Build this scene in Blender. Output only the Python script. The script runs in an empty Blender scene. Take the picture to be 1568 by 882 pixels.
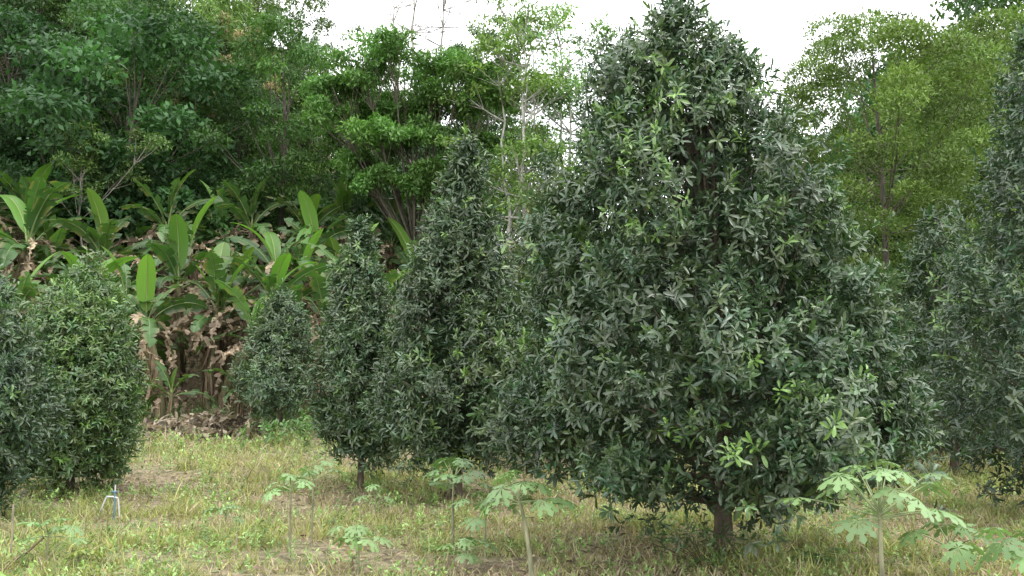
import bpy, math
import numpy as np
from math import radians
rng = np.random.default_rng(11)
PI = math.pi
A = lambda *a: np.array(a, dtype=float)

# ------------------------------------------------------------------ helpers
def unit(a):
    return a / np.maximum(np.linalg.norm(a, axis=-1, keepdims=True), 1e-9)

def sstep(t):
    t = np.clip(t, 0, 1)
    return t * t * (3 - 2 * t)

_ng = np.random.default_rng(5).random((6, 64, 64))
def vnoise(x, y, s, k=0):
    x = np.asarray(x, float) / s + 1000.3; y = np.asarray(y, float) / s + 1000.7
    xi = np.floor(x).astype(int); yi = np.floor(y).astype(int)
    fx = sstep(x - xi); fy = sstep(y - yi)
    g = _ng[k]
    a = g[xi % 64, yi % 64]; b = g[(xi + 1) % 64, yi % 64]
    c = g[xi % 64, (yi + 1) % 64]; d = g[(xi + 1) % 64, (yi + 1) % 64]
    return (a * (1 - fx) + b * fx) * (1 - fy) + (c * (1 - fx) + d * fx) * fy

def gz(x, y):
    x = np.asarray(x, float); y = np.asarray(y, float)
    base = 0.0035 * np.clip(y - 13, 0, 30) ** 2
    H = 2 + 22 * sstep((4 - x) / 34)
    hill = H * sstep((y - 33) / 38)
    bank = 2.4 * sstep((y - 28.2) / 7) * sstep((-1.5 - x) / 5)
    bump = (vnoise(x, y, 2.3, 0) - .5) * .14 + (vnoise(x, y, .7, 1) - .5) * .05
    return base + hill + bank + bump

class Acc:
    def __init__(s):
        s.v = []; s.c = []; s.f3 = []; s.f4 = []; s.m3 = []; s.m4 = []; s.n = 0
    def add(s, V, C, F3=None, F4=None, mat=0):
        V = np.asarray(V, float).reshape(-1, 3)
        C = np.asarray(C, float)
        if C.ndim == 1: C = np.tile(C[:3], (len(V), 1))
        s.v.append(V); s.c.append(C[:, :3])
        if F3 is not None and len(F3):
            s.f3.append(np.asarray(F3).reshape(-1, 3) + s.n); s.m3.append(np.full(len(s.f3[-1]), mat))
        if F4 is not None and len(F4):
            s.f4.append(np.asarray(F4).reshape(-1, 4) + s.n); s.m4.append(np.full(len(s.f4[-1]), mat))
        s.n += len(V)
    def mesh(s, name, mats, smooth=False):
        V = np.concatenate(s.v); C = np.concatenate(s.c)
        F3 = np.concatenate(s.f3) if s.f3 else np.zeros((0, 3), int)
        F4 = np.concatenate(s.f4) if s.f4 else np.zeros((0, 4), int)
        M = np.concatenate(s.m3 + s.m4).astype(np.int32)
        me = bpy.data.meshes.new(name)
        me.vertices.add(len(V)); me.vertices.foreach_set("co", V.astype(np.float32).ravel())
        nl = F3.size + F4.size
        me.loops.add(nl)
        me.loops.foreach_set("vertex_index", np.concatenate([F3.ravel(), F4.ravel()]).astype(np.int32))
        me.polygons.add(len(F3) + len(F4))
        ls = np.concatenate([np.arange(len(F3)) * 3, F3.size + np.arange(len(F4)) * 4]).astype(np.int32)
        me.polygons.foreach_set("loop_start", ls)
        me.polygons.foreach_set("material_index", M)
        if smooth: me.polygons.foreach_set("use_smooth", np.ones(len(M), bool))
        for m in mats: me.materials.append(m)
        me.update(calc_edges=True)
        at = me.attributes.new("col", 'FLOAT_COLOR', 'POINT')
        at.data.foreach_set("color", np.hstack([C, np.ones((len(C), 1))]).astype(np.float32).ravel())
        return me

def obj(name, me, loc=(0, 0, 0), rot=0, sc=1, parent=None):
    o = bpy.data.objects.new(name, me)
    o.location = loc; o.rotation_euler = (0, 0, rot)
    o.scale = (sc, sc, sc) if np.isscalar(sc) else sc
    bpy.context.scene.collection.objects.link(o)
    if parent: o.parent = parent
    return o

def empty(name):
    o = bpy.data.objects.new(name, None); o.empty_display_size = .5
    bpy.context.scene.collection.objects.link(o); return o

T_SIMPLE = (A([0, 0, 0], [.5, -.5, .03], [1, 0, -.08], [.5, .5, .03]), [[0, 1, 2], [0, 2, 3]], None)
T_MID = (A([0, 0, 0], [.42, -.42, .05], [.8, -.36, .0], [1, 0, -.12], [.8, .36, .0], [.42, .42, .05], [.55, 0, -.0]),
         [[0, 1, 6], [1, 2, 6], [2, 3, 6], [3, 4, 6], [4, 5, 6], [5, 0, 6]], None)
T_FULL = (A([0, 0, 0], [.3, -.34, .05], [.3, 0, .01], [.3, .34, .05], [.72, -.48, .03], [.72, 0, -.03], [.72, .48, .03], [.94, -.22, -.06], [1, 0, -.1], [.94, .22, -.06]),
          [[0, 1, 2], [0, 2, 3], [5, 7, 8], [5, 8, 9], [5, 4, 7], [5, 9, 6]], [[2, 1, 4, 5], [3, 2, 5, 6]])
T_BLADE = (A([0, -.5, 0], [0, .5, 0], [.55, .38, .03], [.55, -.38, .03], [1, 0, -.25]), [[3, 2, 4]], [[0, 1, 2, 3]])

def scatter(acc, T, pos, X, N, L, W, col, mat=0):
    tv, t3, t4 = T
    n = len(pos); k = len(tv)
    X = unit(X); Y = unit(np.cross(N, X)); Z = np.cross(X, Y)
    L = np.broadcast_to(L, (n,)); W = np.broadcast_to(W, (n,))
    V = pos[:, None] + X[:, None] * (tv[None, :, 0] * L[:, None])[..., None] \
        + Y[:, None] * (tv[None, :, 1] * W[:, None])[..., None] + Z[:, None] * (tv[None, :, 2] * L[:, None])[..., None]
    col = np.broadcast_to(col, (n, 3))
    C = np.repeat(col, k, axis=0)
    off = (np.arange(n) * k)[:, None, None]
    F3 = (np.array(t3)[None] + off).reshape(-1, 3) if t3 else None
    F4 = (np.array(t4)[None] + off).reshape(-1, 4) if t4 else None
    acc.add(V.reshape(-1, 3), C, F3, F4, mat)

def tube(acc, pts, rad, seg=6, col=(.1, .08, .06), mat=1):
    pts = np.asarray(pts, float); m = len(pts)
    rad = np.broadcast_to(rad, (m,))
    T = unit(np.gradient(pts, axis=0))
    ref = A(1, 0.13, 0.07) if abs(T[0, 2]) > .7 else A(0.05, .1, 1)
    S = unit(np.cross(T, ref)); U = np.cross(T, S)
    a = np.arange(seg) * 2 * PI / seg
    V = pts[:, None] + rad[:, None, None] * (S[:, None] * np.cos(a)[None, :, None] + U[:, None] * np.sin(a)[None, :, None])
    i = np.arange(m - 1)[:, None] * seg; j = np.arange(seg)[None]; j2 = (j + 1) % seg
    F = np.stack([i + j, i + j2, i + seg + j2, i + seg + j], -1).reshape(-1, 4)
    acc.add(V.reshape(-1, 3), A(*col), None, F, mat)

def curve(p0, p1, p2, n=7):
    t = np.linspace(0, 1, n)[:, None]
    return (1 - t) ** 2 * p0 + 2 * t * (1 - t) * p1 + t * t * p2

# ------------------------------------------------------------------ materials
def new_mat(name):
    m = bpy.data.materials.new(name); m.use_nodes = True
    nt = m.node_tree; nt.nodes.clear()
    out = nt.nodes.new("ShaderNodeOutputMaterial")
    return m, nt, out

def leaf_mat(name, rough=.45, transl=.3, spec=.5, hv=.02, vv=.25, tcol=(1.1, 1.35, .5)):
    m, nt, out = new_mat(name); N = nt.nodes; Lk = nt.links
    at = N.new("ShaderNodeAttribute"); at.attribute_name = "col"
    src = at.outputs["Color"]
    if vv > 0:
        oi = N.new("ShaderNodeObjectInfo")
        hs = N.new("ShaderNodeHueSaturation")
        mr = N.new("ShaderNodeMapRange"); mr.inputs[3].default_value = .5 - hv; mr.inputs[4].default_value = .5 + hv
        mv = N.new("ShaderNodeMapRange"); mv.inputs[3].default_value = 1 - vv; mv.inputs[4].default_value = 1 + vv
        ml = N.new("ShaderNodeMath"); ml.operation = 'MULTIPLY'; ml.inputs[1].default_value = 7.31
        fr = N.new("ShaderNodeMath"); fr.operation = 'FRACT'
        Lk.new(oi.outputs["Random"], mr.inputs[0]); Lk.new(oi.outputs["Random"], ml.inputs[0])
        Lk.new(ml.outputs[0], fr.inputs[0]); Lk.new(fr.outputs[0], mv.inputs[0])
        Lk.new(mr.outputs[0], hs.inputs["Hue"]); Lk.new(mv.outputs[0], hs.inputs["Value"])
        Lk.new(src, hs.inputs["Color"]); src = hs.outputs[0]
    p = N.new("ShaderNodeBsdfPrincipled"); p.inputs["Roughness"].default_value = rough
    p.inputs["Specular IOR Level"].default_value = spec
    Lk.new(src, p.inputs["Base Color"])
    tr = N.new("ShaderNodeBsdfTranslucent")
    mx = N.new("ShaderNodeMix"); mx.data_type = 'RGBA'; mx.blend_type = 'MULTIPLY'; mx.inputs[0].default_value = 1
    Lk.new(src, mx.inputs[6]); mx.inputs[7].default_value = (*tcol, 1)
    Lk.new(mx.outputs[2], tr.inputs[0])
    ms = N.new("ShaderNodeMixShader"); ms.inputs[0].default_value = transl
    Lk.new(p.outputs[0], ms.inputs[1]); Lk.new(tr.outputs[0], ms.inputs[2]); Lk.new(ms.outputs[0], out.inputs[0])
    return m

def bark_mat(name, s=12):
    m, nt, out = new_mat(name); N = nt.nodes; Lk = nt.links
    at = N.new("ShaderNodeAttribute"); at.attribute_name = "col"
    tc = N.new("ShaderNodeTexCoord"); mp = N.new("ShaderNodeMapping"); mp.inputs["Scale"].default_value = (1, 1, .25)
    nz = N.new("ShaderNodeTexNoise"); nz.inputs["Scale"].default_value = s; nz.inputs["Detail"].default_value = 6
    Lk.new(tc.outputs["Object"], mp.inputs[0]); Lk.new(mp.outputs[0], nz.inputs["Vector"])
    cr = N.new("ShaderNodeValToRGB"); cr.color_ramp.elements[0].position = .3; cr.color_ramp.elements[0].color = (.45, .45, .45, 1)
    cr.color_ramp.elements[1].position = .7; cr.color_ramp.elements[1].color = (1.4, 1.4, 1.4, 1)
    Lk.new(nz.outputs[0], cr.inputs[0])
    mx = N.new("ShaderNodeMix"); mx.data_type = 'RGBA'; mx.blend_type = 'MULTIPLY'; mx.inputs[0].default_value = 1
    Lk.new(at.outputs["Color"], mx.inputs[6]); Lk.new(cr.outputs[0], mx.inputs[7])
    p = N.new("ShaderNodeBsdfPrincipled"); p.inputs["Roughness"].default_value = .85
    p.inputs["Specular IOR Level"].default_value = .2
    bp = N.new("ShaderNodeBump"); bp.inputs["Strength"].default_value = .6; bp.inputs["Distance"].default_value = .02
    Lk.new(nz.outputs[0], bp.inputs["Height"]); Lk.new(bp.outputs[0], p.inputs["Normal"])
    Lk.new(mx.outputs[2], p.inputs["Base Color"]); Lk.new(p.outputs[0], out.inputs[0])
    return m

M_MAC = leaf_mat("macadamia_leaf", .32, .14, .7, .006, .08, (1.0, 1.5, .6))
M_FOR = leaf_mat("forest_leaf", .5, .27, .28, .014, .35, (1.0, 1.35, .5))
M_ACA = leaf_mat("acacia_leaf", .5, .28, .3, 0, 0, (1.05, 1.3, .6))
M_BAN = leaf_mat("banana_leaf", .38, .33, .5, .01, .15, (1.3, 1.6, .5))
M_PAP = leaf_mat("papaya_leaf", .42, .25, .5, .01, .1, (1.1, 1.3, .6))
M_GRS = leaf_mat("grass_blade", .6, .3, .25, 0, 0, (1.1, 1.15, .7))
M_DRY = leaf_mat("dry_leaf", .8, .2, .2, .01, .15, (1, .9, .7))
M_BRK = bark_mat("bark")

m, nt, out = new_mat("meadow_soil"); N = nt.nodes; Lk = nt.links
tc = N.new("ShaderNodeTexCoord")
def nz(s, d=6):
    n = N.new("ShaderNodeTexNoise"); n.inputs["Scale"].default_value = s; n.inputs["Detail"].default_value = d
    Lk.new(tc.outputs["Object"], n.inputs["Vector"]); return n
def ramp(src, p0, c0, p1, c1):
    r = N.new("ShaderNodeValToRGB"); r.color_ramp.elements[0].position = p0; r.color_ramp.elements[0].color = (*c0, 1)
    r.color_ramp.elements[1].position = p1; r.color_ramp.elements[1].color = (*c1, 1); Lk.new(src.outputs[0], r.inputs[0]); return r
n1 = nz(.6); n2 = nz(9, 8); n3 = nz(40, 4)
r1 = ramp(n1, .4, (.3, .25, .17), .6, (.26, .25, .14))
r2 = ramp(n2, .35, (.42, .39, .35), .7, (1.4, 1.35, 1.3))
mx = N.new("ShaderNodeMix"); mx.data_type = 'RGBA'; mx.blend_type = 'MULTIPLY'; mx.inputs[0].default_value = 1
Lk.new(r1.outputs[0], mx.inputs[6]); Lk.new(r2.outputs[0], mx.inputs[7])
p = N.new("ShaderNodeBsdfPrincipled"); p.inputs["Roughness"].default_value = .95
bp = N.new("ShaderNodeBump"); bp.inputs["Strength"].default_value = .8; bp.inputs["Distance"].default_value = .04
Lk.new(n3.outputs[0], bp.inputs["Height"]); Lk.new(bp.outputs[0], p.inputs["Normal"])
Lk.new(mx.outputs[2], p.inputs["Base Color"]); Lk.new(p.outputs[0], out.inputs[0])
M_GND = m

# ------------------------------------------------------------------ ground
xs = np.concatenate([np.linspace(-400, -42, 30), np.linspace(-40, 40, 260), np.linspace(42, 400, 30)])
ys = np.concatenate([np.linspace(-200, -2, 16), np.linspace(0, 40, 170), np.linspace(41, 100, 60), np.linspace(110, 600, 20)])
XX, YY = np.meshgrid(xs, ys)
a = Acc()
ny, nx = XX.shape
i = np.arange(ny - 1)[:, None] * nx; j = np.arange(nx - 1)[None]
a.add(np.stack([XX, YY, gz(XX, YY)], -1).reshape(-1, 3), A(.1, .1, .05), None,
      np.stack([i + j, i + j + 1, i + nx + j + 1, i + nx + j], -1).reshape(-1, 4))
obj("ground", a.mesh("ground", [M_GND], True))

# ------------------------------------------------------------------ foliage builders
def shoots(acc, P, D, k, L, col, T, wr=.3, mat=0, slen=.16, droop=.12):
    n = len(P); D = unit(D)
    ref = np.where(np.abs(D[:, 2:3]) > .8, A(1, 0, 0)[None], A(0, 0, 1)[None])
    S = unit(np.cross(D, ref)); U = np.cross(D, S)
    ph0 = rng.random(n) * 6.28
    sz = rng.uniform(.7, 1.2, n); openn = rng.normal(0, 12, n)
    for q in range(k):
        t = q / max(k - 1, 1)
        ph = ph0 + q * 2.3999 + rng.normal(0, .4, n)
        an = np.radians(98 - 68 * t + openn + rng.normal(0, 18, n))
        R = S * np.cos(ph)[:, None] + U * np.sin(ph)[:, None]
        X = D * np.cos(an)[:, None] + R * np.sin(an)[:, None]
        X = X + A(0, 0, -droop) + rng.normal(0, .14, (n, 3))
        Nn = D - R * .25 + A(0, 0, .25) + rng.normal(0, .35, (n, 3))
        LL = L * sz * rng.uniform(.65, 1.15, n) * (1 - .25 * t)
        pos = P + D * (slen * sz * t)[:, None]
        c = col * rng.uniform(.75, 1.28, (n, 1)) * (1 + .3 * t * t)
        scatter(acc, T, pos, X, Nn, LL, LL * wr * rng.uniform(.85, 1.15, n), c, mat)

def macadamia(name, x, y, prof, nl, lr, spl, k, L, T, base=(.06, .105, .05), new=(.15, .26, .055), pnew=.1, trunk_r=.09, seed=1, spikes=3, rag=.14, inner=.2, slen=.16):
    """prof = (absolute height, centre offset, outer crown radius)"""
    global rng
    rng = np.random.default_rng(seed)
    acc = Acc()
    g0 = float(gz(x, y))
    pz, pc, pr = [np.array(q, float) for q in zip(*prof)]
    o = np.argsort(pz); pz, pc, pr = pz[o], pc[o], pr[o]
    zz = np.linspace(pz[0], pz[-1], 400); w = np.interp(zz, pz, pr) + .25; cdf = np.cumsum(w) / w.sum()
    u = (np.arange(nl) + rng.random(nl)) / nl
    z = np.interp(u, cdf, zz); r = np.interp(z, pz, pr); cx = np.interp(z, pz, pc)
    az = np.arange(nl) * 2.3999 + rng.normal(0, .4, nl)
    R = lr * rng.uniform(.6, 1.35, nl) * np.clip(r / pr.max() + .4, .5, 1)
    R = np.minimum(R, r * .6 + .08)
    rr = np.maximum(r - R * .8 - .04, 0) * (1 + rng.normal(-.04, rag, nl))
    rr = np.clip(rr, 0, r)
    C = np.stack([cx + rr * np.cos(az), rr * np.sin(az), z - g0], -1)
    for s_ in range(spikes):
        zt = pz[-1] - rng.uniform(0, 1.3); rt = np.interp(zt, pz, pr); ct = np.interp(zt, pz, pc); aa = rng.random() * 6.28
        for q in range(4):
            C = np.vstack([C, [ct + rt * .5 * math.cos(aa), rt * .5 * math.sin(aa), zt - g0 + q * .15 - .1]]); R = np.append(R, lr * (.42 - .08 * q))
    n = len(C); ez = rng.uniform(1.05, 1.7, n)
    Lid = np.repeat(np.arange(n), np.maximum((spl * (R / lr) ** 2).astype(int), 5))
    out = unit(C * A(1, 1, 0) - np.stack([np.interp(C[:, 2] + g0, pz, pc), 0 * R, 0 * R], -1) + 1e-4)
    m_ = len(Lid)
    d = unit(rng.normal(0, 1, (m_, 3)) + .75 * out[Lid] + A(0, 0, .25))
    d2 = d.copy(); d2[:, 2] *= ez[Lid]
    P = C[Lid] + d2 * (R[Lid] * rng.uniform(.45, 1.1, m_))[:, None]
    Dn = d + .35 * out[Lid] + A(0, 0, .6) + rng.normal(0, .3, (m_, 3))
    lobe_m = rng.uniform(.75, 1.25, n)
    lowmask = np.interp(P[:, 2] + g0, [pz[0], pz[-1]], [0, 1])
    base = A(*base); new = A(*new)
    col = base[None] * lobe_m[Lid][:, None] * np.stack([rng.uniform(.85, 1.3, m_), np.ones(m_), rng.uniform(.75, 1.1, m_)], -1)
    lobe_new = rng.random(n) < .25
    pn = pnew * (.35 + 1.3 * lowmask) * np.where(lobe_new[Lid], 3.0, .5)
    isn = rng.random(m_) < pn
    tn = rng.uniform(.15, .9, m_)[:, None]
    col = np.where(isn[:, None], col * (1 - tn) + new * tn, col)
    rp = np.hypot(P[:, 0] - np.interp(P[:, 2] + g0, pz, pc), P[:, 1])
    rlim = np.interp(P[:, 2] + g0, pz, pr, right=.12) * (1 + .1 * rng.normal(0, .6, n)[Lid]) + .02
    keep = (P[:, 2] + g0 > pz[0] - .32) & ((rp < rlim) | (rng.random(m_) < .07)) & (P[:, 2] + g0 < pz[-1] + .3)
    shoots(acc, P[keep], Dn[keep], k, L, col[keep], T, slen=slen)
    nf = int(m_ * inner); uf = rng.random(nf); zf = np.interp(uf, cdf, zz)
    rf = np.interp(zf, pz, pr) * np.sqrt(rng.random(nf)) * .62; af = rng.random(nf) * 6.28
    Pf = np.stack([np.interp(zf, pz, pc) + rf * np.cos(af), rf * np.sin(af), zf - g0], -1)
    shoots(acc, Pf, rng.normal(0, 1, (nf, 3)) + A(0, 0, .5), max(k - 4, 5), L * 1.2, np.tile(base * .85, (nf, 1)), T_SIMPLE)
    top = A(pc[-1], 0, pz[-1] - g0 - .3)
    tp = curve(A(0, 0, -.15), A(.05, .05, top[2] * .5), top, 12)
    trd = trunk_r * np.linspace(1, .15, 12); trd[0] *= 1.5; trd[1] *= 1.05
    tube(acc, tp, trd, 9, (.13, .105, .08))
    for q in range(n):
        if rng.random() < .6 and C[q, 2] > 1.0:
            hz = max(.7, C[q, 2] * rng.uniform(.4, .75)); ti = min(hz / top[2], .95)
            p0 = np.array([np.interp(ti, np.linspace(0, 1, 12), tp[:, c]) for c in range(3)])
            mid = (p0 + C[q]) / 2 + A(0, 0, -.03) + rng.normal(0, .06, 3)
            tube(acc, curve(p0, mid, C[q], 6), np.linspace(trunk_r * .24, .007, 6), 5, (.12, .1, .075))
    return obj(name, acc.mesh(name, [M_MAC, M_BRK]), (x, y, g0))

MAC = "macadamia_tree"
macadamia(MAC, 2.28, 9.8, [(.68, -.25, 1.0), (.95, -.15, 1.95), (1.4, -.14, 2.32), (2.2, -.3, 2.12), (2.96, -.28, 1.9), (3.7, -.35, 1.7), (4.4, -.4, 1.36), (5.0, -.44, 1.12), (5.55, -.46, .88), (5.85, -.42, .5), (6.22, -.36, .15)],
          165, .4, 60, 13, .126, T_FULL, trunk_r=.1, seed=3, spikes=6, pnew=.13, base=(.05, .09, .044), rag=.18, slen=.15)
macadamia(MAC, -.92, 15, [(.7, 0, .8), (1.2, 0, 1.35), (2, -.0, 1.42), (3.0, .0, 1.12), (3.7, .05, .92), (4.4, .05, .7), (5.0, .08, .5), (5.6, .1, .3), (6.15, .14, .08)],
          105, .36, 48, 11, .145, T_MID, trunk_r=.08, seed=5, pnew=.09, base=(.06, .105, .052), spikes=2, inner=.35)
macadamia(MAC, -2.78, 16.5, [(.65, .1, .5), (1.2, .05, .8), (2.0, 0, .82), (2.8, -.05, .68), (3.5, -.08, .52), (4.1, -.1, .36), (4.6, -.1, .22), (4.95, -.1, .07)],
          75, .28, 44, 10, .145, T_MID, trunk_r=.06, seed=6, pnew=.09, base=(.067, .118, .057), spikes=1, inner=.4)
macadamia(MAC, -6.5, 25, [(1.25, -.1, .7), (1.7, -.25, 1.25), (2.2, -.2, 1.1), (2.7, 0, .9), (3.4, 0, .85), (4.1, 0, .5), (4.5, 0, .2)],
          60, .38, 30, 9, .17, T_MID, trunk_r=.09, seed=7, pnew=.06, base=(.075, .125, .06), spikes=2, inner=.3)
macadamia(MAC, -7.85, 16, [(.35, .1, .7), (.9, .1, 1.1), (2.2, 0, 1.2), (2.9, -.0, .95), (3.5, .05, .6), (4.0, .1, .2)],
          85, .36, 44, 11, .14, T_MID, trunk_r=.07, seed=8, pnew=.26, base=(.075, .135, .048), spikes=3)
macadamia(MAC, -7.7, 12.3, [(.3, 0, .7), (.8, 0, 1.1), (1.9, 0, 1.25), (2.7, 0, .95), (3.3, 0, .55), (3.7, 0, .2)],
          80, .38, 40, 12, .14, T_MID, trunk_r=.07, seed=9, pnew=.06, base=(.06, .108, .054))
macadamia(MAC, 8.3, 13, [(.5, 0, 1.3), (1.0, 0, 2.15), (1.8, 0, 2.35), (2.75, 0, 1.95), (3.9, 0, 1.55), (5.4, 0, 1.2), (6.3, 0, .95), (7.0, 0, .6), (7.5, 0, .25)],
          130, .44, 40, 11, .15, T_MID, trunk_r=.1, seed=10, pnew=.06, base=(.05, .092, .05), rag=.18)
macadamia(MAC, 9.1, 18.5, [(.6, 0, 1), (1.2, 0, 1.6), (2.8, 0, 1.5), (4.3, 0, .95), (5.0, 0, .5), (5.5, 0, .2)],
          75, .42, 26, 9, .18, T_MID, trunk_r=.1, seed=12, pnew=.05, base=(.042, .082, .036))
macadamia(MAC, .85, 19.5, [(1.0, 0, .9), (1.6, 0, 1.3), (3.0, 0, 1.35), (4.5, 0, 1.05), (5.5, 0, .7), (6.2, 0, .25)],
          75, .4, 30, 9, .17, T_MID, trunk_r=.09, seed=13, pnew=.24, base=(.085, .125, .045), new=(.24, .21, .08), inner=.3)

# ------------------------------------------------------------------ generic forest foliage
rng = np.random.default_rng(21)
def lobes(acc, C, R, cnt, L, wr, base, T=T_SIMPLE, mat=0, up=.5, droop=.25, yell=.2, shell=.5, lowcut=.35, jit=.12):
    n = len(C)
    R = np.asarray(R, float)
    if R.ndim == 1: R = np.repeat(R[:, None], 3, 1)
    nn = np.broadcast_to(cnt, (n,)).astype(int)
    I = np.repeat(np.arange(n), nn); m_ = len(I)
    d = unit(rng.normal(0, 1, (m_, 3)))
    low = (d[:, 2] < -.2) & (rng.random(m_) > lowcut)
    d[low, 2] *= -1
    P = C[I] + d * R[I] * (shell + (1.05 - shell) * rng.random(m_) ** .6)[:, None] * (1 + jit * rng.normal(0, 1, (m_, 1)))
    X = d * .5 + rng.normal(0, .6, (m_, 3)) + A(0, 0, -droop)
    Nn = d * .8 + A(0, 0, up) + rng.normal(0, .45, (m_, 3))
    lm = rng.uniform(.6, 1.4, (n, 1)); ly = rng.random((n, 1))
    b = A(*base)
    c = b[None] * lm[I] * rng.uniform(.7, 1.35, (m_, 1)) * (1 + yell * ly[I] * A(1.0, .6, -.1))
    LL = L * rng.uniform(.7, 1.25, m_)
    scatter(acc, T, P, X, Nn, LL, LL * wr, c, mat)

def limbs(acc, C, tp, trunk_r, col, frac=(.35, .75), sag=.1, rmin=.02, f=.4, prob=1):
    H = tp[-1, 2]
    for q in range(len(C)):
        if rng.random() > prob: continue
        hz = min(C[q, 2] * rng.uniform(*frac), H * .97)
        p0 = np.array([np.interp(hz, tp[:, 2], tp[:, c]) for c in range(3)])
        dist = np.linalg.norm(C[q] - p0)
        mid = (p0 + C[q]) / 2 + A(0, 0, -sag * dist) + rng.normal(0, .06 * dist, 3)
        tube(acc, curve(p0, mid, C[q], 6), np.linspace(trunk_r * f, rmin, 6), 5, col)

def broadleaf(nm, H, Rw, nl, lr, cnt, L, wr, base, zlo=.3, flat=.7, droop=.25, bark=(.1, .088, .07), tips=None, seed=0):
    acc = Acc()
    i = np.arange(nl); u = (i + rng.random(nl)) / nl
    z = H * (zlo + (1 - zlo) * u)
    prof = np.sin(np.clip((u * .88 + .1), 0, 1) * PI) ** .6
    az = i * 2.4 + rng.normal(0, .4, nl); rr = Rw * prof * rng.uniform(.3, 1.12, nl)
    C = np.stack([rr * np.cos(az), rr * np.sin(az), z], -1)
    R = lr * rng.uniform(.55, 1.35, nl)
    RR = np.stack([R, R, R * flat], -1)
    lobes(acc, C, RR, (cnt * (R / lr) ** 2), L, wr, base, droop=droop)
    if tips is not None:
        C2 = C[u > .5] + A(0, 0, lr * .45); lobes(acc, C2, np.full((len(C2), 3), lr * .5), cnt // 2, L * .9, wr, tips)
    tp = curve(A(0, 0, -.5), A(rng.normal(0, .4), rng.normal(0, .4), H * .5), A(rng.normal(0, .3), rng.normal(0, .3), H * .92), 10)
    tr = H * .013
    tube(acc, tp, np.linspace(tr, tr * .15, 10), 7, bark)
    limbs(acc, C, tp, tr, bark, (.45, .85), rmin=.01, f=.22, prob=.7)
    return acc.mesh(nm, [M_FOR, M_BRK])

def bamboo(nm, H, ncul, base):
    acc = Acc()
    PP = []; XX_ = []
    for q in range(ncul):
        a0 = rng.random() * 6.28; h = H * rng.uniform(.65, 1.08); sp = h * rng.uniform(.1, .3)
        dr = A(math.cos(a0), math.sin(a0), 0); b0 = dr * rng.uniform(.1, .8)
        c = curve(b0, b0 + dr * sp * .15 + A(0, 0, h * 1.05), b0 + dr * sp + A(0, 0, h * rng.uniform(.88, .99)), 16)
        tube(acc, c, np.linspace(.035, .006, 16), 4, (.11, .15, .05))
        m_ = 620; t = rng.uniform(.05, 1, m_) ** .9 * 15; ii = np.minimum(t.astype(int), 14); f = (t - ii)[:, None]
        p = c[ii] * (1 - f) + c[ii + 1] * f
        off = rng.normal(0, 1, (m_, 3)) * A(.36, .36, .25) * (1.35 - t / 15 * 1.05)[:, None]
        PP.append(p + off + A(0, 0, -.1)); XX_.append(off * .8 + dr * .2)
    P = np.concatenate(PP); X = np.concatenate(XX_) + rng.normal(0, .25, (len(P), 3)) + A(0, 0, -.45)
    c = A(*base) * rng.uniform(.6, 1.35, (len(P), 1)) * (1 + .3 * rng.random((len(P), 1)) * A(1, .5, 0))
    LL = rng.uniform(.17, .3, len(P))
    scatter(acc, T_SIMPLE, P, X, rng.normal(0, .5, (len(P), 3)) + A(0, 0, .9), LL, LL * .27, c)
    return acc.mesh(nm, [M_FOR, M_BRK])

V = [
    (broadleaf("forest_broadleaf_a", 10, 3.2, 38, .8, 340, .21, .42, (.048, .106, .038)), 10.5),
    (broadleaf("forest_broadleaf_b", 12, 3.0, 42, .7, 320, .18, .4, (.07, .138, .044), zlo=.3), 12.5),
    (broadleaf("forest_broadleaf_c", 9, 3.6, 36, .88, 340, .24, .45, (.04, .09, .035), flat=.5), 9.6),
    (broadleaf("forest_broadleaf_d", 11, 2.6, 40, .65, 310, .19, .35, (.095, .175, .05), flat=.5, droop=.5), 11.5),
    (broadleaf("forest_broadleaf_e", 10, 3.4, 36, .75, 330, .17, .4, (.105, .185, .052), zlo=.3, flat=.42), 10.6),
]
VB = bamboo("bamboo_clump_mesh", 12, 26, (.125, .205, .06))
VT = broadleaf("forest_flowering", 10, 2.8, 38, .7, 300, .22, .4, (.075, .125, .04), tips=(.25, .19, .13))
BU = [broadleaf("bush_a", 3, 1.6, 20, .6, 260, .2, .4, (.045, .1, .032), zlo=.12),
      broadleaf("bush_b", 2.6, 1.7, 18, .55, 260, .24, .3, (.07, .135, .042), zlo=.1, droop=.6)]

forest = empty("forest")
def lim(u):
    return np.interp(u, [-.6, -.36, -.27, -.235, -.2, -.1, -.05, 0, .2, .25, .3, .34, .38, .44], [.8, .66, .52, .38, .375, .37, .30, .22, .22, .25, .27, .3, .44, .62])
yy = 38.5
cnt = 0
while yy < 72:
    st = 4.7 if yy < 56 else 6.0
    xx = -.6 * yy - 7
    while xx < .6 * yy + 7:
        x = xx + rng.uniform(-1.6, 1.6); y = yy + rng.uniform(-1.5, 1.5)
        u = x / y
        g = float(gz(x, y))
        k = rng.integers(0, 5)
        right = x > .38 * y
        if right: k = [0, 2, 0, 1, 2][k]
        me, h = V[k]
        s = rng.uniform(.7, 1.25)
        if u < -.25: s = rng.uniform(.8, 1.5)
        if right: s = rng.uniform(1.2, 1.8)
        top = 2 + float(lim(u)) * y * rng.uniform(.84, 1.03)
        s = min(s, (top - g) / h)
        if -.19 < u < .0 and y < 43: s = min(s, .62)
        if s > .38 and not (u > .0 and y > 56):
            if x < -6 and rng.random() < .25 and s > .6 and y > 47: me = VB
            obj("forest_tree", me, (x, y, g - .2), rng.random() * 6.28, (s * rng.uniform(.85, 1.15), s * rng.uniform(.85, 1.15), s), forest)
            cnt += 1
        xx += st
    yy += 4.3 if yy < 56 else 6.5
print("forest trees", cnt)
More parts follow.
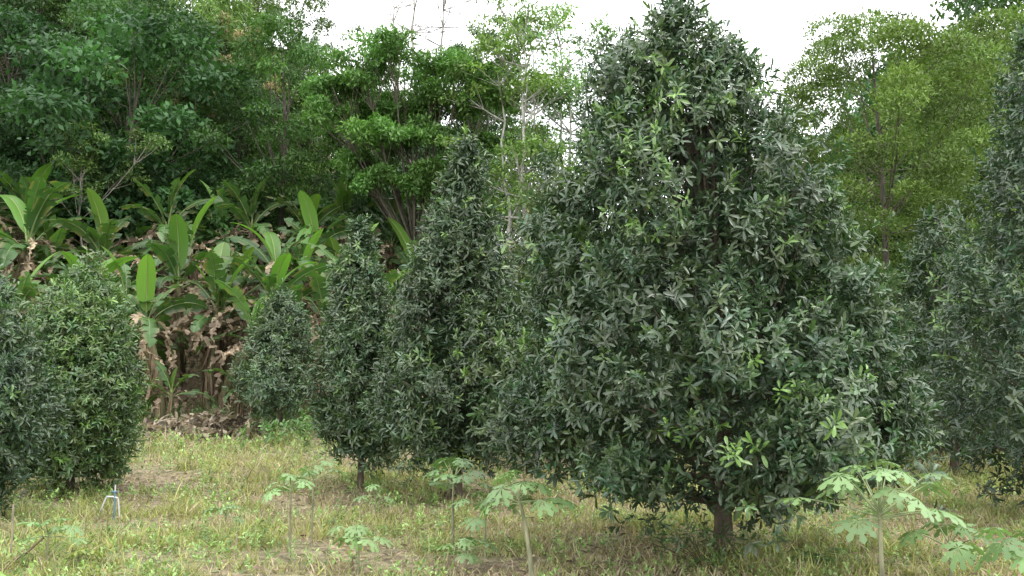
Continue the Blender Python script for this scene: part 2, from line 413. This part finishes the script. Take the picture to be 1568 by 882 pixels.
for (x, y, s, me) in [(-26, 52, 1.15, VB), (-22, 50, 1.0, VB), (-17, 54, 1.05, VB), (-12.8, 53, .9, VB),
                      (-14.6, 45, 1.15, VT), (-15.5, 43.0, .85, VT)]:
    obj("forest_tree", me, (x, y, float(gz(x, y)) - .2), rng.random() * 6.28, s, forest)

under = empty("undergrowth")
for q in range(150):
    y = 34.5 + 17 * rng.random() ** 1.6; x = rng.uniform(-.6 * y - 2, .6 * y + 2)
    if x < -2: y += 3
    s = rng.uniform(.8, 1.7)
    obj("bush", BU[rng.integers(0, 2)], (x, y, float(gz(x, y)) - .3), rng.random() * 6.28, s, under)
for q in range(46):
    y = rng.uniform(22, 33); x = rng.uniform(.02, .72) * y
    obj("bush", BU[rng.integers(0, 2)], (x, y, float(gz(x, y)) - .2), rng.random() * 6.28, rng.uniform(.7, 1.4), under)

# ------------------------------------------------------------------ hero background trees
rng = np.random.default_rng(33)
acc = Acc(); H = 11.8
nl = 175; i = np.arange(nl); u = (i + rng.random(nl)) / nl
z = 2.0 + (H - 2.3) * u; pr = 3.7 * np.interp(u, [0, .2, .45, .75, .9, 1], [.85, .98, 1, .88, .6, .3])
az = i * 2.4 + rng.normal(0, .4, nl); rr = pr * np.sqrt(rng.uniform(.3, 1.03, nl))
C = np.stack([rr * np.cos(az), rr * np.sin(az), z], -1); R = rng.uniform(.35, .75, nl)
lobes(acc, C, np.stack([R * 1.1, R * 1.1, R * .7], -1), 480 * (R / .55) ** 2, .135, .34, (.122, .19, .052), up=.9, droop=-.1, yell=.2, shell=.55, jit=.09, lowcut=.25)
tp = curve(A(0, 0, -.3), A(.3, .1, 5), A(0, 0, 10.6), 12); tube(acc, tp, np.linspace(.15, .03, 12), 8, (.1, .09, .07))
limbs(acc, C, tp, .15, (.11, .1, .07), (.55, .9), .1, .008, .14, prob=.5)
obj("acacia_tree", acc.mesh("acacia_tree", [M_ACA, M_BRK]), (10.3, 24.5, float(gz(10.6, 24.5))))
obj("acacia_tree", bpy.data.meshes["acacia_tree"], (17, 30, float(gz(17, 30))), 2, 1.15)

def flat_crowned(name, x, y, pads, H, base, tr, bark, leafL=.2, cnt=900, fork=.45, sub=7, th=.1):
    acc = Acc(); g = float(gz(x, y)); Cs = []; Rs = []
    f = A(rng.normal(0, .2), 0, H * fork)
    tube(acc, curve(A(0, 0, -.5), A(.3, 0, H * fork * .5), f, 8), np.linspace(tr, tr * .75, 8), 7, bark)
    for (px, py, pz_, pr_) in pads:
        c = A(px, py, pz_)
        mid = (f + c) / 2 + A(px * .1, py * .1, -.08 * (pz_ - f[2]))
        cv = curve(f, mid, c, 9); tube(acc, cv, np.linspace(tr * .36, .018, 9), 5, bark)
        for q in range(sub):
            a0 = rng.random() * 6.28; r0 = pr_ * rng.uniform(.3, 1.1)
            e = c + A(r0 * math.cos(a0), r0 * math.sin(a0), rng.normal(.05, .2) - .15 * r0)
            tube(acc, curve(cv[-3], (cv[-3] + e) / 2 + A(0, 0, -.05), e, 5), np.linspace(.022, .007, 5), 4, bark)
            Cs.append(e); Rs.append([pr_ * .5, pr_ * .5, .16 + th * pr_])
    lobes(acc, np.array(Cs), np.array(Rs), cnt / sub, leafL, .4, base, up=1.0, droop=.1, shell=.1)
    return obj(name, acc.mesh(name, [M_FOR, M_BRK]), (x, y, g))

g = float(gz(-3.9, 35))
pads = []
for (dx, zz_, r_) in [(-2.9, 13.6, 1.2), (-1.9, 14.6, 1.3), (-.6, 15.0, 1.3), (.8, 14.6, 1.3), (2.0, 13.9, 1.1), (2.9, 12.9, .8), (-3.0, 12.2, 1.0), (-1.7, 13.0, 1.2), (-.2, 13.4, 1.2), (1.3, 13.0, 1.2), (2.3, 11.6, .9), (-2.4, 10.9, 1.0), (-.9, 11.6, 1.1), (.7, 11.4, 1.1), (-1.6, 9.8, .8), (1.5, 10.2, .8), (.2, 9.9, .8)]:
    for q in range(2):
        pads.append((dx + rng.normal(0, .25), rng.uniform(-2.0, 2.0), zz_ - g + rng.normal(0, .15), r_))
flat_crowned("flat_crowned_rain_tree", -3.9, 35, pads, 10.5, (.1, .18, .052), .17, (.11, .1, .075), .2, 1600, .42)

def sparse_tree(name, x, y, H, n, base, bark, spread=2.2, cnt=160, L=.2, fork=.25, tr=.13):
    acc = Acc(); g = float(gz(x, y)); Cs = []
    main = []
    for q in range(3):
        a0 = q * 2.1 + rng.random(); sp = spread * rng.uniform(.2, .7)
        f = A(0, 0, H * fork * (1 - .3 * q * .5))
        top = A(sp * math.cos(a0), sp * math.sin(a0), H * rng.uniform(.85, 1))
        cv = curve(f, A(top[0] * 1.2, top[1] * 1.2, H * .55), top, 14)
        cv[1:-1] += rng.normal(0, .07, (12, 3))
        tube(acc, cv, np.linspace(tr * .7, .02, 14), 6, bark); main.append(cv)
    tube(acc, curve(A(0, 0, -.5), A(.15, 0, H * .12), A(0, 0, H * fork * 1.03), 7), np.linspace(tr, tr * .75, 7), 7, bark)
    for q in range(n):
        cv = main[q % 3]; ii = rng.integers(4, 14); p0 = cv[ii]
        a0 = rng.random() * 6.28; r0 = spread * rng.uniform(.35, 1) * (1.2 - ii / 20)
        e = p0 + A(r0 * math.cos(a0), r0 * math.sin(a0), rng.uniform(.3, 1.4))
        c2 = curve(p0, (p0 + e) / 2 + A(0, 0, -.1), e, 6)
        tube(acc, c2, np.linspace(.045, .012, 6), 4, bark)
        for w_ in range(4):
            e2 = e + A(*(rng.normal(0, .5, 2)), rng.uniform(0, .5)); tube(acc, curve(c2[3], (c2[3] + e2) / 2, e2, 4), np.linspace(.02, .008, 4), 3, bark)
            Cs.append(e2)
    if cnt > 0:
        Cs = np.array(Cs); lobes(acc, Cs, np.tile(A(.5, .5, .14), (len(Cs), 1)), cnt / 4, L, .38, base, up=1, shell=.1)
    return obj(name, acc.mesh(name, [M_FOR, M_BRK]), (x, y, g))
PALE = (.42, .41, .37)
sparse_tree("slender_albizia_tree", .5, 33, 14.0, 46, (.13, .22, .07), PALE, 2.6, 220, tr=.16)
sparse_tree("slender_albizia_tree", 2.4, 35, 15.0, 42, (.12, .21, .07), PALE, 2.4, 200, tr=.16)
sparse_tree("slender_albizia_tree", -.9, 39, 13.0, 36, (.13, .22, .07), PALE, 2.2, 220)
sparse_tree("slender_albizia_tree", -1.6, 50, 17.5, 50, (.07, .12, .05), (.2, .19, .16), 2.8, 380, .25)
sparse_tree("bare_tree", -5.4, 50, 21.5, 80, (.1, .1, .05), (.34, .32, .29), 3.8, 0, tr=.24)
flat_crowned("young_fig_tree", -16.9, 34.5, [(rng.normal(0, 1.0), rng.normal(0, .8), rng.uniform(5.0, 8.3), .8) for q in range(10)], 7, (.11, .17, .06), .05, (.28, .26, .22), .17, 600, .6, sub=5)

# ------------------------------------------------------------------ banana plants
def banana_leaf(acc, p0, az, el, L, W, young=False, dead=False, bend=1.0):
    n = 24; t = np.linspace(0, 1, n + 1)
    ang = el - bend * (t ** 1.4)
    if dead: ang = np.interp(t, [0, .15, .35, 1], [el, -.3, -1.2, -1.5] if rng.random() < .55 else [el, el * .7, -.1, -.9])
    ds = L / n
    hx = np.cumsum(np.cos(ang)) * ds; hz = np.cumsum(np.sin(ang)) * ds
    h = A(math.cos(az), math.sin(az), 0)
    P = p0 + h * hx[:, None] + A(0, 0, 1) * hz[:, None]
    T = h * np.cos(ang)[:, None] + A(0, 0, 1) * np.sin(ang)[:, None]
    S0 = A(-math.sin(az), math.cos(az), 0)
    if dead: P = P + rng.normal(0, .02, P.shape) + S0 * (np.sin(t * rng.uniform(3, 7)) * .08)[:, None]
    roll = rng.normal(0, .45)
    U0 = np.cross(T, S0)
    S = S0 * math.cos(roll) + U0 * math.sin(roll); U = np.cross(T, S); U = U * np.sign(U[:, 2:3] + 1e-6)
    if dead:
        base = A(.34, .27, .19) * rng.uniform(.4, 1.5); rib = base * .8
    elif young:
        base = A(.14, .265, .055) * rng.uniform(.7, 1.15); rib = A(.32, .4, .14)
    else:
        base = A(.068, .14, .045) * rng.uniform(.55, 1.4); rib = A(.22, .28, .11)
    tube(acc, P, np.linspace(.026, .006, n + 1) * (.6 if dead else 1), 5, rib, 0 if not dead else 2)
    w = W * np.clip(np.interp(t, [0, .1, .18, .3, .55, .8, .93, 1], [0, 0, .55, .85, 1, .8, .42, .02]), 0, 1)
    mat = 2 if dead else 0
    for sg in (1, -1):
        g = 0
        while g < n:
            if w[g + 1] <= 0: g += 1; continue
            ln = n if young and rng.random() < .5 else rng.integers(1, 5) if not dead else rng.integers(1, 3)
            e = min(g + ln, n)
            dr = rng.uniform(-.15, .4) if young else rng.uniform(-.2, 1.3)
            if dead: dr = rng.uniform(-1.2, 1.4)
            sh = rng.uniform(-.03, .1)
            idx = np.arange(g, e + 1)
            ww = w[idx][:, None].copy()
            ww *= rng.uniform(.75, 1.02) if not dead else rng.uniform(.3, 1)
            a1 = .45 - dr * .5; a2 = .1 - dr
            mid = P[idx] + ww * .5 * (math.cos(a1) * S[idx] * sg + math.sin(a1) * U[idx]) + T[idx] * ww * .08
            ed = mid + ww * .5 * (math.cos(a2) * S[idx] * sg + math.sin(a2) * U[idx]) + T[idx] * ww * (.12 + sh)
            ed[0] += T[g] * ds * .3; ed[-1] -= T[e] * ds * .3
            m_ = len(idx); Vv = np.concatenate([P[idx], mid, ed])
            q = np.arange(m_ - 1)
            F = np.concatenate([np.stack([q, q + 1, m_ + q + 1, m_ + q], -1), np.stack([m_ + q, m_ + q + 1, 2 * m_ + q + 1, 2 * m_ + q], -1)])
            cc = base * rng.uniform(.82, 1.15) if not dead else base * rng.uniform(.6, 1.4)
            Cc = np.tile(cc, (len(Vv), 1))
            if not dead and rng.random() < (.45 if not young else .12): Cc[2 * m_:] = cc * .4 + A(.24, .18, .1) * .7
            acc.add(Vv, Cc, None, F, mat)
            g = e

def banana_mesh(nm, H, nlv, ndead, L=2.0):
    acc = Acc()
    lean = A(rng.normal(0, .12), rng.normal(0, .12), 1) * H
    c = curve(A(0, 0, -.2), A(0, 0, H * .5), lean, 9)
    tube(acc, c, np.linspace(.14, .07, 9), 10, (.15, .14, .075), 1)
    for q in range(34):
        a0 = rng.random() * 6.28; z0 = rng.uniform(.25, 1.0) * H; rq = np.interp(z0, [0, H], [.14, .07]); cx_ = np.array([np.interp(z0, c[:, 2], c[:, 0]), np.interp(z0, c[:, 2], c[:, 1])])
        p0 = A(cx_[0] + rq * math.cos(a0), cx_[1] + rq * math.sin(a0), z0)
        l = rng.uniform(.4, 1.2)
        scatter(acc, T_MID, p0[None], A(rng.normal(0, .12), rng.normal(0, .12), -1)[None], A(math.cos(a0), math.sin(a0), .2)[None], l, rng.uniform(.05, .15), A(.32, .24, .16) * rng.uniform(.35, 1.4), 2)
    top = lean
    for q in range(nlv):
        f = q / max(nlv - 1, 1)
        el = radians(84 - 66 * f + rng.normal(0, 9)); az = q * 2.4 + rng.normal(0, .4)
        Lq = L * rng.uniform(.75, 1.08) * (.8 if q == 0 else 1)
        banana_leaf(acc, top + A(0, 0, -.03 * q), az, el, Lq, .27 * rng.uniform(.8, 1.15), young=(q < 2 and rng.random() < .75 or rng.random() < .08), bend=.4 + .9 * f + rng.uniform(0, .7))
    for q in range(ndead):
        banana_leaf(acc, top + A(0, 0, -.04 * q), rng.random() * 6.28, radians(rng.uniform(-10, 60)), rng.uniform(1.0, 2.2), .17, dead=True)
    return acc.mesh(nm, [M_BAN, M_BRK, M_DRY])
rng = np.random.default_rng(44)
BM = [banana_mesh("banana_a", 2.5, 9, 16), banana_mesh("banana_b", 2.9, 9, 15), banana_mesh("banana_c", 2.2, 8, 18, 1.9), banana_mesh("banana_d", 3.1, 10, 17, 2.2), banana_mesh("banana_e", 1.3, 7, 5, 1.6)]
bpos = [(-10.6, 27.0, 0, 1.25), (-8.9, 27.2, 2, 1.25), (-9.7, 28.6, 1, 1.25), (-12.2, 28.0, 1, 1.2), (-7.5, 28.2, 0, 1.2), (-11.4, 29.0, 4, 1.3), (-13.6, 28.6, 3, 1.15), (-15.3, 27.6, 0, 1.3),
        (-16.8, 28.9, 3, 1.3), (-13.2, 26.4, 4, 1.2), (-17.8, 27.2, 2, 1.3), (-8.0, 26.6, 4, .9), (-10.0, 26.2, 4, .8), (-8.3, 28.9, 3, 1.15), (-6.2, 28.6, 1, 1.1), (-14.4, 29.3, 0, 1.25), (-4.6, 29.5, 3, 1.05),
        (-11.3, 27.4, 2, 1.2), (-9.4, 29.6, 0, 1.2)]
rb = np.random.default_rng(45)
for yb, us, s0 in [(31.2, np.arange(-.62, -.12, .04), 1.28), (33.6, np.arange(-.64, -.1, .048), 1.35), (36.2, np.arange(-.62, -.12, .055), 1.35)]:
    for u_ in us:
        y_ = yb + rb.uniform(-.8, .8); bpos.append(((u_ + rb.uniform(-.015, .015)) * y_, y_, int(rb.integers(0, 4)), s0 * rb.uniform(.78, 1.15) * (1.15 if u_ < -.48 else .97)))
for (x, y, k, s) in bpos:
    obj("banana_plant", BM[k], (x, y, float(gz(x, y)) - .05), rb.random() * 6.28, s)

# heap of dead banana leaves and cuttings
acc = Acc(); n = 1900
t = rng.random(n); x = -10.4 + 3.8 * t + rng.normal(0, .45, n); y = 25.1 + rng.normal(0, .6, n) + .3 * t
hh = .65 * np.exp(-((y - 25.2) / .5) ** 2) * np.exp(-((x + 8.3) / 1.2) ** 2) + .05
P = np.stack([x, y, gz(x, y) + hh * rng.random(n) + .04], -1)
LL = rng.uniform(.1, .4, n)
scatter(acc, T_MID, P, rng.normal(0, 1, (n, 3)) * A(1, 1, .6), rng.normal(0, .7, (n, 3)) + A(0, 0, 1), LL, LL * rng.uniform(.15, .6, n), A(.4, .33, .25) * rng.uniform(.25, 1.6, (n, 1)), 0)
for q in range(14):
    x0 = rng.uniform(-10.2, -7.4); y0 = rng.uniform(24.6, 25.7); a0 = rng.random() * 3.1; l = rng.uniform(.4, .9); z0 = float(gz(x0, y0))
    tube(acc, curve(A(x0, y0, z0 + .1), A(x0 + l * .5 * math.cos(a0), y0 + l * .5 * math.sin(a0), z0 + .5), A(x0 + l * math.cos(a0), y0 + l * math.sin(a0), z0 + rng.uniform(.05, .5)), 6), np.linspace(.04, .012, 6), 6, (.34, .29, .22), 1)
obj("heap_of_dead_banana_leaves", acc.mesh("heap", [M_DRY, M_BRK]))

# ------------------------------------------------------------------ papaya plants
_l = A([0, 0, 0], [.65, 0, -.02], [.33, -.07, 0], [.56, -.26, -.05], [.64, -.09, -.02], [.84, -.17, -.09], [1, 0, -.15], [.84, .17, -.09], [.64, .09, -.02], [.56, .26, -.05], [.33, .07, 0])
T_PAP = (_l, [[1, 0, 2], [1, 2, 3], [1, 3, 4], [1, 4, 5], [1, 5, 6], [1, 6, 7], [1, 7, 8], [1, 8, 9], [1, 9, 10], [1, 10, 0]], None)
def papaya(x, y, H, nl, LR, pet, tr=.018, colr=(.19, .31, .12), lean=0, elo=62):
    acc = Acc(); g = float(gz(x, y)); top = A(lean, 0, H)
    tube(acc, curve(A(0, 0, -.05), A(lean * .2, 0, H * .6), top, 9), np.linspace(tr * 1.3, tr * .7, 9), 7, (.28, .28, .18), 1)
    for q in range(nl):
        f = q / max(nl - 1, 1); az = q * 2.4 + rng.normal(0, .3); el = radians(62 - elo * f + rng.normal(0, 8))
        h = A(math.cos(az), math.sin(az), 0); pl = pet * rng.uniform(.7, 1.15) * (.55 + .45 * min(1, f * 2))
        p0 = top + A(0, 0, -.08 * f * H); e = p0 + (h * math.cos(el) + A(0, 0, math.sin(el))) * pl
        tube(acc, curve(p0, (p0 + e) / 2 + A(0, 0, .05 * pl), e, 6), np.linspace(.007, .004, 6), 5, (.28, .34, .18), 1)
        Lr = LR * rng.uniform(.75, 1.1) * (.6 + .4 * min(1, f * 2.5))
        ndir = unit(A(0, 0, 1) + h * .3 + rng.normal(0, .2, 3))
        fw = unit(h - ndir * np.dot(h, ndir)); sd = np.cross(ndir, fw)
        aa = np.radians(A(-150, -105, -65, -32, 0, 32, 65, 105, 150)) + rng.normal(0, .07, 9)
        sc = A(.5, .72, .88, .97, 1, .97, .88, .72, .5) * rng.uniform(.88, 1.08, 9)
        X = fw * np.cos(aa)[:, None] + sd * np.sin(aa)[:, None] - ndir * rng.uniform(.05, .3, (9, 1))
        c = A(*colr) * rng.uniform(.7, 1.25)
        scatter(acc, T_PAP, np.tile(e, (9, 1)), X, np.tile(ndir, (9, 1)) + rng.normal(0, .12, (9, 3)), Lr * sc, Lr * .8 * (.6 + .4 * sc), c, 0)
    return obj("papaya_plant", acc.mesh("papaya_plant", [M_PAP, M_BRK]), (x, y, g))
rng = np.random.default_rng(55)
papaya(.2, 8.7, .88, 14, .23, .4, .022, lean=-.14)
papaya(-.71, 10.9, .82, 12, .26, .42, .016)
papaya(-2.52, 10.3, .76, 8, .18, .3, .012)
papaya(-2.38, 10.8, .82, 7, .18, .28, .012)
papaya(2.86, 7.05, .98, 22, .22, .56, .02, colr=(.21, .33, .14), elo=52)
papaya(-1.6, 9.5, .36, 9, .19, .26, .01)
papaya(-.47, 9.4, .24, 8, .18, .22, .01)
papaya(-4.85, 9.5, .34, 9, .18, .26, .01)
papaya(-4.5, 9.45, .12, 6, .18, .15, .01, colr=(.3, .38, .1))
papaya(4.2, 7.4, .5, 12, .23, .36, .015)
papaya(3.95, 8.2, .5, 9, .22, .36, .015)
papaya(-.3, 10.2, .55, 8, .19, .3, .012)
papaya(-1.9, 12.6, .42, 6, .18, .25, .012)
papaya(-3.6, 11.4, .3, 6, .15, .2, .01)

def stick(name, x, y, pts, r, col):
    acc = Acc(); tube(acc, np.array(pts, float), r, 6, col, 0); return obj(name, acc.mesh(name, [M_BRK]), (x, y, float(gz(x, y))))
stick("wooden_stake", -5.35, 9.7, [(0, 0, -.1), (.01, 0, .3), (0, .01, .62)], .011, (.35, .3, .22))
stick("wooden_stake", -5.0, 9.5, [(-.35, 0, 0), (-.1, 0, .12), (.1, 0, .3)], .012, (.2, .14, .09))
stick("wooden_stake", -3.0, 9.9, [(0, 0, -.1), (0, 0, .3)], .01, (.35, .3, .22))

def plain(name, col, r):
    m, nt, out = new_mat(name); p = nt.nodes.new("ShaderNodeBsdfPrincipled"); n = nt.nodes.new("ShaderNodeTexNoise"); n.inputs["Scale"].default_value = 25
    cr = nt.nodes.new("ShaderNodeValToRGB"); cr.color_ramp.elements[0].color = (*[c * .7 for c in col], 1); cr.color_ramp.elements[1].color = (*col, 1)
    nt.links.new(n.outputs[0], cr.inputs[0]); nt.links.new(cr.outputs[0], p.inputs["Base Color"]); p.inputs["Roughness"].default_value = r
    nt.links.new(p.outputs[0], out.inputs[0]); return m
MW = plain("white_pvc", (.7, .71, .7), .5); MB = plain("blue_pvc", (.14, .28, .38), .5)
acc = Acc()
tube(acc, A([0, 0, -.1], [0, 0, .2], [0, 0, .4]), .013, 8, (1, 1, 1), 1)
tube(acc, A([-.05, 0, .4], [0, 0, .402], [.04, 0, .4]), .012, 8, (1, 1, 1), 1)
tube(acc, A([.0, 0, .4], [0, 0, .45], [0, 0, .5]), .011, 8, (1, 1, 1), 0)
tube(acc, A([-.24, -.02, 0], [-.18, -.01, .17], [-.12, 0, .33]), .013, 8, (1, 1, 1), 0)
tube(acc, A([-.12, 0, .33], [-.03, 0, .33], [.05, 0, .31]), .013, 8, (1, 1, 1), 0)
tube(acc, A([.05, 0, .31], [.07, 0, .14], [.09, 0, -.02]), .012, 8, (1, 1, 1), 0)
obj("irrigation_pipe_riser", acc.mesh("riser", [MW, MB]), (-5.8, 13.2, float(gz(-5.8, 13.2))))

# ------------------------------------------------------------------ grass, weeds, litter
rng = np.random.default_rng(66)
def region(n, y0, y1, p=1.0):
    y = y0 + (y1 - y0) * rng.random(int(n)); x = rng.uniform(-1, 1, len(y)) * (.64 * y + 1.0)
    return x, y
def dryness(x, y):
    return np.clip((vnoise(x, y, 1.5, 4) * .6 + vnoise(x, y, .38, 5) * .4 - .36) * 3.2, 0, 1)
acc = Acc()
for (n, y0, y1, l0, l1, w) in [(40000, 6.5, 9, .05, .17, .010), (165000, 9, 14, .05, .19, .011), (100000, 14, 21, .07, .22, .015), (55000, 21, 31, .1, .3, .022)]:
    x, y = region(n, y0, y1)
    h = len(x) // 2; nt_ = h // 18
    tx = rng.choice(x, nt_); ty = rng.choice(y, nt_); ti = rng.integers(0, nt_, h); th_ = rng.uniform(.8, 2.1, nt_)
    sg = .035 + .003 * y0
    x[:h] = tx[ti] + rng.normal(0, sg, h); y[:h] = ty[ti] + rng.normal(0, sg, h)
    hs_ = np.ones(len(x)); hs_[:h] = th_[ti]
    tuftc = np.ones((len(x), 1)); tuftc[:h, 0] = rng.uniform(.6, 1.4, nt_)[ti]
    dn = vnoise(x, y, .35, 2) * .55 + vnoise(x, y, 1.6, 3) * .45
    dry = dryness(x, y)
    kp = rng.random(len(x)) < np.clip((dn - .27) * 2.8, .08, 1) * (1 - .6 * dry)
    x, y, dn, dry, hs_, tuftc = x[kp], y[kp], dn[kp], dry[kp], hs_[kp], tuftc[kp]; m_ = len(x)
    P = np.stack([x, y, gz(x, y) - .01], -1)
    X = rng.normal(0, .6, (m_, 3)) * A(1, 1, 0) + A(0, 0, 1)
    LL = rng.uniform(l0, l1, m_) * (.4 + 1.0 * dn) * hs_ * (1 - .35 * dry)
    isd = rng.random(m_) < .22 + .6 * dry
    gcol = A(.37, .44, .175) * rng.uniform(.6, 1.25, (m_, 1)) * (1 + A(.3, .08, 0) * rng.random((m_, 1))) * tuftc
    dcol = A(.62, .53, .37) * rng.uniform(.4, 1.15, (m_, 1))
    scatter(acc, T_BLADE, P, X, rng.normal(0, 1, (m_, 3)) + A(0, 0, .3), LL, w * rng.uniform(.7, 1.8, m_), np.where(isd[:, None], dcol, gcol))
obj("grass", acc.mesh("grass", [M_GRS]))

acc = Acc()
for (n, y0, y1, L) in [(7500, 6.5, 14, .065), (5000, 14, 22, .09), (3200, 22, 31, .14)]:
    x, y = region(n, y0, y1)
    kp = vnoise(x, y, .8, 0) + .35 * rng.random(n) - .25 * dryness(x, y) > .5
    x, y = x[kp], y[kp]; m_ = len(x)
    P = np.stack([x, y, gz(x, y) + rng.uniform(0, .13, m_)], -1)
    c = A(.23, .35, .115) * rng.uniform(.4, 1.4, (m_, 1))
    shoots(acc, P, rng.normal(0, .35, (m_, 3)) + A(0, 0, 1), 7, L, c, T_MID, wr=.45, slen=L * 1.3)
x = rng.uniform(-13.5, -3, 560); y = rng.uniform(22.5, 27.8, 560)
kp = ~((x > -11) & (x < -7) & (y < 25.8)); x, y = x[kp], y[kp]; m_ = len(x)
P = np.stack([x, y, gz(x, y) + rng.uniform(0, .4, m_)], -1)
shoots(acc, P, rng.normal(0, .4, (m_, 3)) + A(0, 0, 1), 10, .22, A(.1, .19, .06) * rng.uniform(.6, 1.5, (m_, 1)), T_MID, wr=.35, slen=.25)
obj("weeds", acc.mesh("weeds", [M_PAP]))

acc = Acc()
x, y = region(16000, 7, 24); d1 = np.minimum.reduce([np.hypot(x - a_, y - b_) for a_, b_ in [(2.3, 9.8), (-.9, 15), (-2.75, 16.5), (-7.7, 16), (.75, 19.5)]])
kp = rng.random(len(x)) < np.exp(-(d1 / 2.4) ** 2) + .08 + .5 * dryness(x, y); x, y = x[kp], y[kp]; m_ = len(x)
P = np.stack([x, y, gz(x, y) + rng.uniform(.01, .09, m_)], -1); LL = rng.uniform(.05, .13, m_)
scatter(acc, T_MID, P, rng.normal(0, 1, (m_, 3)) * A(1, 1, .3), rng.normal(0, .4, (m_, 3)) + A(0, 0, 1), LL, LL * .35, A(.34, .26, .18) * rng.uniform(.35, 1.6, (m_, 1)))
obj("fallen_leaves", acc.mesh("fallen_leaves", [M_DRY]))

acc = Acc()
for q in range(14):
    az = rng.random() * 6.28; l = rng.uniform(.25, .42); h = A(math.cos(az), math.sin(az), 0)
    c = curve(A(0, 0, 0), h * l * .4 + A(0, 0, l * .9), h * l + A(0, 0, l * .5), 16); tube(acc, c, .003, 4, (.12, .18, .05), 0)
    sd = A(-h[1], h[0], 0)
    for sg in (1, -1):
        LL = .09 * np.sin(np.linspace(.35, PI * .97, 16)); scatter(acc, T_SIMPLE, c, np.tile(sd * sg, (16, 1)) + h * .35, np.tile(A(0, 0, 1), (16, 1)) + rng.normal(0, .1, (16, 3)), LL, .018, A(.14, .24, .07))
obj("fern", acc.mesh("fern", [M_PAP]), (3.2, 9.4, float(gz(3.2, 9.4))))
acc = Acc(); n = 30
P = rng.normal(0, 1, (n, 3)) * A(.22, .2, .09) + A(0, 0, .2)
shoots(acc, P, rng.normal(0, .6, (n, 3)) + A(0, 0, 1), 10, .12, A(.07, .13, .045) * rng.uniform(.8, 1.6, (n, 1)), T_MID)
for q in range(n): tube(acc, curve(A(0, 0, -.02), P[q] * A(.5, .5, .7), P[q], 4), .004, 4, (.12, .1, .06), 1)
obj("shrub", acc.mesh("shrub", [M_MAC, M_BRK]), (2.0, 9.45, float(gz(2.0, 9.45))))

# ------------------------------------------------------------------ world, sun, camera
sc = bpy.context.scene
w = bpy.data.worlds.new("World"); sc.world = w; w.use_nodes = True
nt = w.node_tree; nt.nodes.clear(); N = nt.nodes; Lk = nt.links
out = N.new("ShaderNodeOutputWorld"); sky = N.new("ShaderNodeTexSky"); sky.sky_type = 'NISHITA'; sky.sun_disc = False
sky.sun_elevation = radians(64); sky.sun_rotation = radians(120)
b1 = N.new("ShaderNodeBackground"); b1.inputs[1].default_value = .13; Lk.new(sky.outputs[0], b1.inputs[0])
tc = N.new("ShaderNodeTexCoord"); nzn = N.new("ShaderNodeTexNoise"); nzn.inputs["Scale"].default_value = 2.5; nzn.inputs["Detail"].default_value = 5
Lk.new(tc.outputs["Generated"], nzn.inputs["Vector"])
cr = N.new("ShaderNodeValToRGB"); cr.color_ramp.elements[0].position = .3; cr.color_ramp.elements[0].color = (.85, .87, .9, 1); cr.color_ramp.elements[1].position = .65; cr.color_ramp.elements[1].color = (1, 1, 1, 1)
Lk.new(nzn.outputs[0], cr.inputs[0])
b2 = N.new("ShaderNodeBackground"); b2.inputs[1].default_value = 3.3; Lk.new(cr.outputs[0], b2.inputs[0])
ms = N.new("ShaderNodeMixShader"); ms.inputs[0].default_value = .9
Lk.new(b1.outputs[0], ms.inputs[1]); Lk.new(b2.outputs[0], ms.inputs[2]); Lk.new(ms.outputs[0], out.inputs[0])

from mathutils import Vector
sl = bpy.data.lights.new("sun", 'SUN'); sl.energy = 1.4; sl.angle = radians(14); sl.color = (1, .96, .9)
so = bpy.data.objects.new("sun", sl); sc.collection.objects.link(so)
so.rotation_euler = Vector((-.38, .22, -.9)).to_track_quat('-Z', 'Y').to_euler()

cam = bpy.data.cameras.new("camera"); cam.lens = 31.18; cam.sensor_width = 36; cam.clip_end = 2000; cam.clip_start = .1
co = bpy.data.objects.new("camera", cam); sc.collection.objects.link(co)
co.location = (0, 0, 2.0); co.rotation_euler = (radians(96), 0, 0)
sc.camera = co
sc.view_settings.view_transform = 'Standard'; sc.view_settings.look = 'None'; sc.view_settings.exposure = 0
